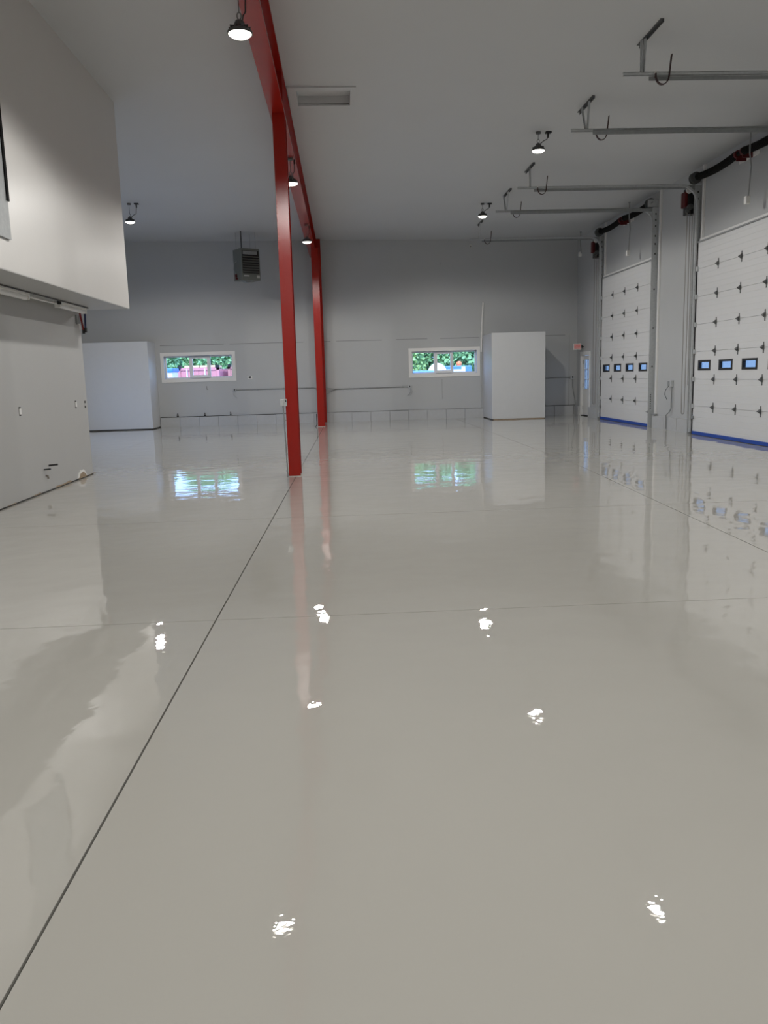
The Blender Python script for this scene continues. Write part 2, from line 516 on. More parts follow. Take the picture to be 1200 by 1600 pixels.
# ------------------------------------------------------------------ windows in the back wall
def window(name, op, label, flip):
    x0, x1, z0, z1 = op
    w = sroot(name, ((x0 + x1) / 2, YB, z0))
    tag(w, label, 'window')
    t = 0.115
    m = MB()
    for (u0, u1, v0, v1) in sheet(None, [op], x0 - t, x1 + t, z0 - t, z1 + t):
        m.box((u0, YB - 0.022, v0), (u1, YB, v1))
    m.build('casing', 'trim', w)
    yo = YB + 0.17
    wd = x1 - x0
    fr = MB()
    cuts = (0.0, 0.365, 0.66, 1.0) if not flip else (0.0, 0.355, 0.64, 1.0)
    lites = []
    for i in range(3):
        a, b = x0 + wd * cuts[i], x0 + wd * cuts[i + 1]
        e = 0.045
        if i == 1:
            lites.append((a + 0.10, b - 0.09, z0 + 0.12, z1 - 0.10))
        else:
            lites.append((a + (e if i == 0 else 0.02), b - (e if i == 2 else 0.02), z0 + 0.055, z1 - 0.05))
    for (u0, u1, v0, v1) in sheet(None, lites, x0, x1, z0, z1):
        fr.box((u0, yo, v0), (u1, yo + 0.06, v1))
    fr.build('window_frame', 'vinyl', w)
    a, b = x0 + wd * cuts[1], x0 + wd * cuts[2]
    sm = MB()
    for (u0, u1, v0, v1) in sheet(None, [lites[1]], a + 0.015, b - 0.01, z0 + 0.03, z1 - 0.03):
        sm.box((u0, yo - 0.035, v0), (u1, yo, v1))
    sm.box((a + 0.05, yo - 0.05, z0 + 0.02), (b - 0.03, yo - 0.03, z0 + 0.045))
    sm.build('sliding_sash', 'vinyl', w)
    for l in lites:
        MB().box((l[0] - 0.01, yo + 0.026, l[2] - 0.01), (l[1] + 0.01, yo + 0.032, l[3] + 0.01)).build('pane', 'glass', w)
    return w
window('window_1', W1, 'long white-framed three-light window looking out on red containers', False)
window('window_2', W2, 'long white-framed three-light window beside the tall freestanding grey enclosure', True)
w3 = sroot('added_window_3', (XL, 22.0, 0.5))
tag(w3, 'unseen window added in the far wall of the side bay for blue daylight', 'window')
m = MB()
for (u0, u1, v0, v1) in sheet(None, [(W3[0] + 0.06, 21.97, W3[2] + 0.06, W3[3] - 0.06), (22.03, W3[1] - 0.06, W3[2] + 0.06, W3[3] - 0.06)], *W3):
    m.box((XL - 0.16, u0, v0), (XL - 0.10, u1, v1))
m.build('window_frame', 'vinyl', w3)
MB().box((XL - 0.133, W3[0] + 0.05, W3[2] + 0.05), (XL - 0.127, 21.98, W3[3] - 0.05)).build('pane', 'glass', w3)
MB().box((XL - 0.133, 22.02, W3[2] + 0.05), (XL - 0.127, W3[1] - 0.05, W3[3] - 0.05)).build('pane', 'glass', w3)

# ------------------------------------------------------------------ overhead doors
ZS = (0.03, 0.675, 1.30, 1.93, 2.55, 3.175, 3.80, DTOP)
WIN_C = (0.125, 0.375, 0.625, 0.875)
def overhead_door(name, y0, y1, label):
    w = y1 - y0
    d = sroot(name, (XD, (y0 + y1) / 2, 0))
    tag(d, label, 'garage door')
    for i in range(7):
        z0, z1 = ZS[i] + 0.003, ZS[i + 1] - 0.003
        m = MB()
        wins = []
        if i == 2:
            for c in WIN_C:
                yc = y1 - c * w
                wins.append((yc - 0.29, yc + 0.29, 1.525, 1.705))
            for (u0, u1, v0, v1) in sheet(None, wins, y0, y1, z0, z1):
                m.box((XD, u0, v0), (XD + 0.05, u1, v1))
            m.box((XD + 0.02, y0, z0 - 0.0029), (XD + 0.05, y1, z0)).box((XD + 0.02, y0, z1), (XD + 0.05, y1, z1 + 0.0029))
        else:
            # ribbed inner skin: shallow horizontal grooves
            n = 5
            hh = (z1 - z0) / n
            poly = [(XD + 0.02, z0), (XD + 0.02, z0 - 0.0029), (XD + 0.05, z0 - 0.0029), (XD + 0.05, z1 + 0.0029), (XD + 0.02, z1 + 0.0029), (XD + 0.02, z1)]
            prof = []
            for k in range(n):
                a, b = z1 - k * hh, z1 - (k + 1) * hh
                prof += [(XD, a - (0.0 if k == 0 else 0.006)), (XD, b + (0.0 if k == n - 1 else 0.006))]
                if k < n - 1:
                    prof.append((XD + 0.003, b))
            m.prism([(p[0], p[1]) for p in poly + prof], y0, y1, 1)
        p = m.build('door_panel', 'door', d)
        if i == 2:
            for a in wins:
                f = MB()
                for (u0, u1, v0, v1) in sheet(None, [(a[0] + 0.03, a[1] - 0.03, a[2] + 0.022, a[3] - 0.022)], a[0] - 0.03, a[1] + 0.03, a[2] - 0.025, a[3] + 0.025):
                    f.box((XD - 0.010, u0, v0), (XD + 0.05, u1, v1))
                f.build('window_frame', 'black', p)
                MB().box((XD + 0.035, a[0] + 0.02, a[2] + 0.012), (XD + 0.04, a[1] - 0.02, a[3] - 0.012)).build('pane', 'tinted', p)
        if i < 6:
            zz = ZS[i + 1]
            for c in (0.25, 0.5, 0.75):
                yc = y1 - c * w
                hm = MB()
                hm.box((XD - 0.006, yc - 0.018, zz - 0.115), (XD, yc + 0.018, zz + 0.105))
                hm.prism([(XD - 0.004, zz - 0.05), (XD - 0.055, zz - 0.012), (XD - 0.055, zz + 0.012), (XD - 0.004, zz + 0.05)], yc - 0.03, yc + 0.03, 1)
                hm.cyl((XD - 0.045, yc - 0.05, zz), (XD - 0.045, yc + 0.05, zz), 0.014, 8)
                hm.build('hinge', 'iron', p)
            for yy, s in ((y0, -1), (y1, 1)):
                rm = MB()
                rm.box((XD - 0.045, yy - 0.05, zz - 0.05), (XD, yy, zz + 0.05))
                rm.cyl((XD - 0.03, yy - 0.02, zz), (XD - 0.03, yy + s * 0.085, zz), 0.008, 8)
                rm.cyl((XD - 0.03, yy + s * 0.055, zz), (XD - 0.03, yy + s * 0.085, zz), 0.024, 12)
                rm.build('roller_bracket', 'galv', p)
    MB().box((XD - 0.012, y0 + 0.01, 0.0), (XD + 0.05, y1 - 0.01, 0.03)).build('bottom_seal', 'black', d)
    tp = MB().box((XD - 0.016, y0 + 0.01, 0.012), (XD - 0.002, y1 - 0.01, 0.085)).build('masking_tape', 'blue', d)
    tp['label'] = 'blue masking tape along the bottom edge'
    MB().box((XD - 0.05, y0 + 0.03, 0.40), (XD - 0.03, y0 + 0.13, 0.415)).box((XD - 0.05, y1 - 0.13, 0.40), (XD - 0.03, y1 - 0.03, 0.415)).box(
        (XD - 0.04, y1 - 0.06, 0.37), (XD, y1 - 0.02, 0.445)).box((XD - 0.04, y0 + 0.02, 0.37), (XD, y0 + 0.06, 0.445)).build('slide_bolt', 'galv_dark', d)
    return d
door1 = overhead_door('door_1', *DOORS[0], 'far white sectional overhead door next to the white side door and exit sign')
d2 = dup(door1, (0, PITCH_Y, 0), 'white sectional overhead door nearer the camera, taller in view, cut off by the picture edge', 'door_2')
d3 = dup(door1, (0, 2 * PITCH_Y, 0), 'third white sectional overhead door, nearest the camera along the same wall', 'door_3')

# trims round the doors (white strips and header seals)
n = 0
for y0, y1 in DOORS:
    n += 1
    t = sroot('trim_%d' % n, (XR, (y0 + y1) / 2, DTOP))
    MB().box((XR - 0.06, y0 - 0.05, DTOP - 0.01), (XR, y1 + 0.0, DTOP + 0.055)).build('header_strip', 'white', t, bevel=0.006)
    MB().box((XD - 0.03, y0 - 0.02, DTOP - 0.035), (XR - 0.005, y1 + 0.0, DTOP - 0.008)).build('header_seal', 'galv_dark', t)
    MB().box((XR - 0.045, y1 - 0.10, DTOP + 0.05), (XR, y1 - 0.03, zc(XR) - 0.005)).build('side_strip', 'white', t)
    MB().box((XR - 0.045, y0 - 0.36, 0.37), (XR, y0 - 0.29, zc(XR) - 0.005)).build('side_strip', 'white', t)
    MB().box((XD + 0.002, y1 + 0.002, 0.0), (XR + 0.012, y1 + 0.06, DTOP)).build('edge_seal', 'black', t)
    MB().box((XD + 0.002, y0 - 0.06, 0.0), (XR + 0.012, y0 - 0.002, DTOP)).build('edge_seal', 'black', t)
    MB().box((XR - 0.10, y0 - 0.46, 0.335), (XR - 0.03, y0 - 0.22, 0.375)).build('ledge_cap', 'galv_dark', t)

# ------------------------------------------------------------------ door tracks
ZT = 5.66          # height of the horizontal tracks
XE = 4.075         # their free ends
RC = 0.40          # bend radius
XT = XD - 0.035
def track(y, side, nearleg, label, hang):
    """side +1: track stands on the far jamb; -1: near jamb"""
    r = root('door_track', (XT, y, 0), label, 'track', 'overhead door tracks')
    # vertical track, bend, horizontal track as one C channel
    path = [(XT, y, 0.05), (XT, y, ZT - RC)] + arc((XT - RC, ZT - RC), RC, 0, math.pi / 2, 10, 'xz', y)[1:] + [(XT - RC - 0.4, y, ZT)]
    MB().tube(path, 0, flat=(0.055, 0.045, (0, 1, 0))).build('curved_track', 'galv', r)
    hm = MB()
    hm.box((XE, y - 0.022, ZT - 0.022), (XT - RC, y + 0.022, ZT - 0.017)).box((XE, y - 0.022, ZT - 0.022), (XE + 3.6, y - 0.016, ZT + 0.028))
    hm.box((XE, y - 0.022, ZT + 0.022), (XT - RC, y + 0.022, ZT + 0.028))
    hm.build('horizontal_track', 'galv', r)
    MB().box((XE + 0.38, y + side * 0.028 - 0.004, ZT - 0.072), (XT - 0.05, y + side * 0.028 + 0.004, ZT + 0.006)).box(
        (XE + 0.38, y + side * 0.028 - 0.03, ZT - 0.001), (XT - 0.05, y + side * 0.028 + 0.03, ZT + 0.006)).build('stiffening_angle', 'galv_dark', r)
    # upright angle on the jamb
    yo = y + side * 0.055
    up = MB()
    up.box((XR - 0.165, yo - 0.004, 0.0), (XR, yo + 0.004, ZT + 0.02))
    up.box((XR - 0.008, yo, 0.0), (XR, yo + side * 0.09, ZT + 0.02))
    up.build('upright_angle', 'galv', r)
    sl = MB()
    for z in (0.5, 0.56, 0.62, 0.68, 0.74, 0.8, 0.86):
        sl.box((XR - 0.11, yo - 0.0055, z), (XR - 0.085, yo + 0.0055, z + 0.03))
    for z in (1.6, 2.6, 3.6, 4.5, 4.75, 4.95, 5.2, 5.35, 5.5):
        sl.box((XR - 0.09, yo - 0.0055, z), (XR - 0.06, yo + 0.0055, z + 0.045))
    sl.build('slot', 'dark', r)['kind'] = 'stuff'
    # ceiling hanger: angle iron flat on the ceiling and two perforated straps
    if hang:
        hx = XE + 0.29
        hy = y + hang[0]
        zt = zc(hx)
        MB().box((hx - 0.02, hy - 0.45, zt - 0.006), (hx + 0.025, hy + 0.45, zt)).box((hx + 0.02, hy - 0.45, zt - 0.045), (hx + 0.026, hy + 0.45, zt)).build('ceiling_angle', 'iron', r)
        y_a, y_b = hy + hang[1], hy + hang[2]
        st = MB()
        st.bar((hx, y_a, zt - 0.02), (hx, y, ZT + 0.02), 0.042, 0.004, (0, 1, 0)).bar((hx, y_a - 0.02, zt - 0.02), (hx, y - 0.02, ZT + 0.02), 0.004, 0.04, (0, 1, 0))
        st.build('hanger_strap', 'galv', r)
        if hang[2] is not None and hang[3]:
            MB().bar((hx - 0.03, y_b, zt - 0.02), (hx - 0.03, y, ZT + 0.02), 0.042, 0.004, (0, 1, 0)).bar((hx - 0.03, y_b - 0.02, zt - 0.02), (hx - 0.03, y - 0.02, ZT + 0.02), 0.004, 0.04, (0, 1, 0)).build('hanger_strap', 'galv', r)
    # leaf bumper spring: a J of flat bar
    cx = XE + 0.55
    yb = y - side * 0.035
    pts = [(cx + 0.125, yb, ZT + 0.25), (cx + 0.10, yb, ZT + 0.02)] + \
          [(cx + 0.098 * math.cos(a), yb, ZT - 0.005 + 0.14 * math.sin(a)) for a in [-math.pi * k / 12 for k in range(1, 12)]] + [(cx - 0.098, yb, ZT + 0.02)]
    MB().tube(pts, 0, flat=(0.045, 0.012, (0, 1, 0))).build('bumper_spring', 'hook', r)
    MB().box((cx - 0.112, yb - 0.024, ZT + 0.005), (cx - 0.09, yb + 0.024, ZT + 0.03)).build('bumper_tip', 'white', r)
    return r
track(DOORS[2][1] + 0.07, 1, 0, 'track and hanger for the nearest door, topmost of the horizontal ceiling tracks', (-0.21, 0.16, 0.22, 1))
track(DOORS[1][0] - 0.07, -1, 1, 'track on the near jamb of the large door, second from the top', (0.12, -0.22, 0.12, 1))
track(DOORS[1][1] + 0.07, 1, 0, 'track on the far jamb of the large door, beside the motor with the red cover', (0.10, -0.06, 0.0, 0))
track(DOORS[0][0] - 0.07, -1, 1, 'track on the near jamb of the farther door, with two splayed hanger straps', (-0.06, -0.14, 0.32, 1))
track(DOORS[0][1] + 0.07, 1, 0, 'track on the far jamb of the farther door, lowest of the ceiling tracks', (-0.2, -0.1, 0.0, 0))

# ------------------------------------------------------------------ torsion spring shafts
ZSH, XSH = 5.80, 8.13
def spring_shaft(y0, y1, label):
    ym = (y0 + y1) / 2
    r = root('torsion_spring_shaft', (XSH, ym, ZSH), label, 'spring shaft', 'torsion springs above the overhead doors')
    MB().cyl((XSH, y0 - 0.22, ZSH), (XSH, y1 + 0.22, ZSH), 0.017, 12).build('shaft', 'galv_dark', r, smooth=True)
    for a, b in ((y0 + 0.12, ym - 0.16), (ym + 0.16, y1 - 0.12)):
        # a wound coil: closely ribbed cylinder
        m = MB()
        L = b - a
        k = 30
        prof = []
        vs, fs = [], []
        nn = 12
        rows = []
        for i in range(k):
            for t, rr in ((0.0, 0.062), (0.3, 0.080), (0.7, 0.080)):
                rows.append((a + L * (i + t) / k, rr))
        rows.append((b, 0.062))
        for yy, rr in rows:
            for q in range(nn):
                an = 2 * math.pi * q / nn
                t_ = (yy - a) / L
                vs.append((XSH + rr * math.cos(an), yy, ZSH - 0.05 * 4 * t_ * (1 - t_) + rr * math.sin(an)))
        for i in range(len(rows) - 1):
            for q in range(nn):
                fs.append((i * nn + q, i * nn + (q + 1) % nn, (i + 1) * nn + (q + 1) % nn, (i + 1) * nn + q))
        m.add(vs, fs).build('spring', 'spring', r)
    for yy, s in ((y0, -1), (y1, 1)):
        m = MB()
        yc = yy + s * 0.02
        m.cyl((XSH, yc - 0.05, ZSH), (XSH, yc + 0.05, ZSH), 0.105, 24)
        m.cyl((XSH, yc - 0.06, ZSH), (XSH, yc - 0.045, ZSH), 0.128, 24)
        m.cyl((XSH, yc + 0.045, ZSH), (XSH, yc + 0.06, ZSH), 0.128, 24)
        m.build('cable_drum', 'iron', r, smooth=True)
        MB().box((XSH - 0.09, yy + s * 0.105 - 0.004, ZSH - 0.10), (XR - 0.004, yy + s * 0.105 + 0.004, ZSH + 0.085)).cyl(
            (XSH, yy + s * 0.12 - 0.02, ZSH), (XSH, yy + s * 0.12 + 0.02, ZSH), 0.035, 14).build('end_bearing_plate', 'galv', r)
    MB().box((XR - 0.02, ym - 0.42, ZSH - 0.12), (XR - 0.001, ym + 0.42, ZSH + 0.03)).build('backing_board', 'trim', r)
    for o in (-0.14, 0.12):
        MB().cyl((XSH, ym + o - 0.03, ZSH), (XSH, ym + o + 0.03, ZSH), 0.078, 14).box((XSH - 0.02, ym + o - 0.02, ZSH - 0.13), (XR - 0.02, ym + o + 0.02, ZSH - 0.02)).build('anchor_bracket', 'redm', r)
    MB().cyl((XSH, ym - 0.09, ZSH), (XSH, ym + 0.09, ZSH), 0.045, 12).build('coupling', 'spring', r)
    return r
ss = spring_shaft(*DOORS[0], 'black coil spring shaft above the farther overhead door')
dup(ss, (0, PITCH_Y, 0), 'thick black coil spring shaft above the larger door at the picture edge')

# ------------------------------------------------------------------ door operators with hand chains
def operator(yj, label):
    y0 = yj + 0.30
    r = root('door_operator', (8.17, y0 + 0.1, 5.05), label, 'door motor', 'door operators')
    MB().box((8.10, y0, 5.08), (XR, y0 + 0.28, 5.66)).build('housing', 'black', r, bevel=0.012)
    MB().box((8.035, y0 + 0.02, 5.24), (8.10, y0 + 0.26, 5.58)).build('control_cover', 'redm', r, bevel=0.015)
    MB().cyl((8.115, y0 - 0.035, 5.60), (8.115, y0, 5.60), 0.075, 24).cyl((8.115, y0 - 0.045, 5.60), (8.115, y0 - 0.03, 5.60), 0.015, 10).build('white_pulley', 'white', r)
    MB().cyl((8.13, y0 - 0.10, 5.22), (8.13, y0, 5.22), 0.062, 20).cyl((8.13, y0 - 0.115, 5.22), (8.13, y0 - 0.10, 5.22), 0.03, 14).build('motor', 'iron', r)
    MB().cyl((8.07, y0 - 0.06, 5.13), (8.07, y0 - 0.01, 5.13), 0.045, 16).build('chain_wheel', 'iron', r)
    xa, xb, zb = 8.075, 8.145, 0.52
    loop = [(xa, y0 - 0.04, 5.15)] + [(xa - 0.012, y0 - 0.04, 2.6)] + [((xa + xb) / 2 - 0.035 * math.cos(a), y0 - 0.04, zb - 0.05 * math.sin(a)) for a in [math.pi * k / 8 for k in range(9)]] + [(xb + 0.005, y0 - 0.04, 2.6), (xa + 0.06, y0 - 0.04, 5.15)]
    MB().tube(loop, 0.007, 6).build('hand_chain', 'chain', r)
    MB().tube([(8.20, y0 - 0.02, 5.08), (8.215, y0 - 0.02, 3.0), (8.22, y0 - 0.02, 1.15)], 0.006, 6).build('release_cord', 'chain', r)
    return r
op = operator(DOORS[0][1], 'black door motor with red cover and hand chain, near the white side door')
dup(op, (0, PITCH_Y, 0), 'black door motor with red cover and hand chain, between the two overhead doors')

# ------------------------------------------------------------------ drop outlets above the doors
def drop_outlet(y, ztop, zb, label):
    r = root('drop_outlet', (8.0, y, zb), label, 'outlet box', 'boxes hanging from the ceiling on conduit')
    x = 8.0
    MB().tube([(x, y, ztop), (x, y, ztop - 0.45), (x + 0.015, y - 0.05, ztop - 0.7), (x, y, zb + 0.08)], 0.014, 8).build('conduit', 'conduit', r, smooth=True)
    MB().box((x - 0.06, y - 0.05, zb - 0.06), (x + 0.03, y + 0.05, zb + 0.085)).build('box', 'trim', r, bevel=0.01)
    MB().cyl((x, y, ztop - 0.03), (x, y, ztop), 0.03, 12).build('ceiling_fitting', 'galv_dark', r)
    return r
drop_outlet(16.39, zc(8.0), 4.75, 'small pale box hanging on conduit in front of the spring over the larger door')
drop_outlet(23.17, zc(8.0), 4.72, 'small pale box hanging on conduit over the farther overhead door')
drop_outlet(27.85, zc(8.0), 5.35, 'short conduit with small box high in the far corner')
# wall outlet on the pier between the doors
r = root('wall_outlet', (XR, 20.65, 1.12), 'grey outlet box with conduit and a loose cord on the pier between the doors', 'outlet')
MB().box((XR - 0.07, 20.56, 1.10), (XR, 20.68, 1.26)).build('box', 'galv', r, bevel=0.006)
MB().box((XR - 0.085, 20.68, 1.12), (XR - 0.02, 20.79, 1.24)).build('receptacle', 'galv_dark', r, bevel=0.006)
MB().tube([(XR - 0.04, 20.6, 1.12), (XR - 0.04, 20.6, 0.56), (XR - 0.06, 20.66, 0.46), (XR - 0.10, 20.76, 0.38), (XR - 0.10, 20.76, 0.02)], 0.016, 8).build('conduit', 'conduit', r, smooth=True)
MB().tube([(XR - 0.05, 20.75, 1.13), (XR - 0.08, 20.90, 1.0), (XR - 0.08, 20.93, 0.9), (XR - 0.06, 20.84, 0.78)], 0.008, 6).build('cord', 'black', r)

# ------------------------------------------------------------------ white side door and exit sign
d = sroot('door_4', (XR, 28.26, 0))
tag(d, 'white half-glazed side door under the exit sign', 'door')
y0, y1, z0, z1 = MD
m = MB()
for (u0, u1, v0, v1) in sheet(None, [(y0, y1, -1, z1)], y0 - 0.10, y1 + 0.10, 0, z1 + 0.10):
    m.box((XR - 0.022, u0, v0), (XR, u1, v1))
m.build('casing', 'vinyl', d)
MB().box((XR, y1 - 0.03, 0), (XR + 0.115, y1, z1)).box((XR, y0, 0), (XR + 0.115, y0 + 0.03, z1)).box((XR, y0, z1 - 0.03), (XR + 0.115, y1, z1)).build('jamb', 'vinyl', d)
xs = XR + 0.06
lite = (y0 + 0.17, y1 - 0.17, 0.92, 1.93)
m = MB()
for (u0, u1, v0, v1) in sheet(None, [lite], y0 + 0.032, y1 - 0.032, 0.03, z1 - 0.035):
    m.box((xs, u0, v0), (xs + 0.045, u1, v1))
m.build('slab', 'vinyl', d)
MB().box((xs + 0.02, lite[0], lite[2]), (xs + 0.026, lite[1], lite[3])).build('pane', 'tinted', d)
for k in (1, 2):
    z = lite[2] + (lite[3] - lite[2]) * k / 3
    MB().box((xs + 0.008, lite[0], z - 0.01), (xs + 0.038, lite[1], z + 0.01)).build('muntin', 'vinyl', d)
MB().box((xs + 0.008, (lite[0] + lite[1]) / 2 - 0.01, lite[2]), (xs + 0.038, (lite[0] + lite[1]) / 2 + 0.01, lite[3])).build('muntin', 'vinyl', d)
for z in (0.28, 1.05, 1.85):
    MB().box((xs - 0.012, y1 - 0.05, z - 0.06), (xs, y1 - 0.02, z + 0.06)).build('hinge', 'galv_dark', d)
for a, b in ((y0 + 0.16, 28.21), (28.31, y1 - 0.16)):
    MB().box((xs - 0.006, a, 0.2), (xs, b, 0.78)).build('raised_panel', 'vinyl', d, bevel=0.004)
MB().cyl((xs - 0.06, y0 + 0.10, 1.0), (xs, y0 + 0.10, 1.0), 0.025, 14).build('knob', 'galv', d)
MB().box((XR, y0, 0.0), (XR + 0.115, y1, 0.022)).build('threshold', 'dark', d)
e = root('exit_sign', (8.2, 28.45, 2.27), 'small red-lit exit sign on a bracket above the white side door', 'sign')
MB().box((7.965, 28.42, 2.27), (8.225, 28.48, 2.48)).build('housing', 'trim', e, bevel=0.006)
MB().box((7.98, 28.414, 2.285), (8.21, 28.42, 2.465)).build('face', 'exit', e)
MB().box((8.225, 28.425, 2.33), (8.275, 28.475, 2.42)).box((8.27, 28.44, 2.36), (XR, 28.46, 2.385)).build('bracket', 'black', e)
fc = bpy.data.curves.new('letters', 'FONT')
fc.body = 'EXIT'; fc.size = 0.105; fc.extrude = 0.002; fc.align_x = 'CENTER'; fc.align_y = 'CENTER'
fc.materials.append(M['exit_letter'])
_tmp = bpy.data.objects.new('letters_curve', fc)
_me = bpy.data.meshes.new_from_object(_tmp)
bpy.data.objects.remove(_tmp)
_me.materials.clear(); _me.materials.append(M['exit_letter'])
fo = bpy.data.objects.new('letters', _me); COL.objects.link(fo); fo.parent = e
fo.location = Vector((8.095, 28.411, 2.375)) - e.location
fo.rotation_euler = (math.pi / 2, 0, 0)

# ------------------------------------------------------------------ grey enclosures against the back wall
r = root('tall_enclosure', (5.87, 28.4, 0), 'tall plain grey box room standing between the window and the far corner', 'enclosure')
MB().box((4.96, 27.5, 0.03), (6.755, YB - 0.006, 2.87)).build('walls', 'shed', r, bevel=0.004)
MB().box((5.0, 27.497, 0.002), (6.73, 27.53, 0.028)).build('raw_bottom_edge', 'raw', r)
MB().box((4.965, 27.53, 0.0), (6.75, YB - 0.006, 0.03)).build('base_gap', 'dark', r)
r = root('wide_enclosure', (-8.0, 28.7, 0), 'wide plain grey box room beyond the lower wall, beside the window with containers', 'enclosure')
MB().box((XL + 0.006, 28.15, 0.035), (-6.47, YB - 0.006, 2.92)).build('walls', 'shed', r, bevel=0.004)
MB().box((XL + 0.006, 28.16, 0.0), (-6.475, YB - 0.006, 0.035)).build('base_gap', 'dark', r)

# ------------------------------------------------------------------ red steel frame
XB = -0.865
ZBB = 5.585
b = root('steel_beam', (XB, 17.5, ZBB), 'long glossy red steel beam running under the ceiling', 'beam', kind='thing')
ct = zc(XB)
MB().box((XB - 0.115, 1.0, ZBB), (XB + 0.115, 28.9, ZBB + 0.028)).build('bottom_flange', 'red', b)
MB().box((XB - 0.010, 1.0, ZBB + 0.028), (XB + 0.010, 28.9, ct - 0.03)).build('web', 'red', b)
MB().box((XB - 0.115, 1.0, ct - 0.03), (XB + 0.115, 28.9, ct - 0.003)).build('top_flange', 'red', b)
for yy in (13.38, 26.72, 28.85):
    MB().box((XB - 0.10, yy - 0.006, ZBB + 0.028), (XB + 0.10, yy + 0.006, ct - 0.03)).build('stiffener', 'red', b)
def column(xc, yf, wd, dp, label, top=None):
    r = root('steel_column', (xc, yf + dp / 2, 0), label, 'column', 'red steel columns', kind='thing')
    t = 0.02
    top = ZBB if top is None else top
    y1 = yf + dp
    MB().box((xc - wd / 2, yf, 0.012), (xc + wd / 2, yf + t, top - 0.012)).build('front_flange', 'red', r, bevel=0.003)
    MB().box((xc - 0.007, yf + t, 0.012), (xc + 0.007, y1 - t, top - 0.012)).build('web', 'red', r)
    MB().box((xc - wd / 2, y1 - t, 0.012), (xc + wd / 2, y1, top - 0.012)).build('rear_flange', 'red', r)
    MB().box((xc - wd / 2, yf, top - 0.012), (xc + wd / 2, y1, top)).build('cap_plate', 'red', r)
    MB().box((xc - wd / 2 - 0.003, yf - 0.003, 0.0), (xc + wd / 2 + 0.003, y1 + 0.003, 0.012)).build('base_edge', 'label', r)
    return r
column(-0.845, 13.38, 0.192, 0.36, 'tall red steel column nearest the camera, with an outlet box on it')
column(-0.755, 26.7, 0.222, 0.36, 'thinner-looking red steel column farther back under the same beam')
column(-0.735, 28.92, 0.23, 0.30, 'red steel column half hidden against the back wall', zc(-0.735) - 0.01)
r = root('column_outlet', (-0.98, 13.40, 1.2), 'galvanized outlet box and conduit strapped to the nearest red column', 'outlet')
MB().box((-1.025, 13.335, 1.155), (-0.945, 13.40, 1.255)).build('box', 'galv', r, bevel=0.004)
MB().box((-0.965, 13.325, 1.15), (-0.915, 13.335, 1.26)).build('cover_plate', 'galv', r, bevel=0.004)
MB().cyl((-0.935, 13.320, 1.232), (-0.935, 13.326, 1.232), 0.014, 12).build('knockout', 'black', r)
MB().tube([(-0.985, 13.40, 1.155), (-0.968, 13.40, 0.4), (-0.962, 13.40, 0.0)], 0.011, 8).build('conduit', 'conduit', r, smooth=True)
for z in (0.92, 0.55, 0.38, 0.1):
    MB().box((-0.985, 13.385, z - 0.008), (-0.94, 13.415, z + 0.008)).build('strap', 'galv_dark', r)
r = root('floor_stub_conduit', (-0.905, 26.72, 0), 'short dark conduit stub rising beside the farther red column', 'conduit')
MB().tube([(-0.90, 26.74, 0.42), (-0.90, 26.74, 0.08), (-0.915, 26.70, 0.03), (-0.95, 26.66, 0.02)], 0.014, 8).build('pipe', 'black', r)

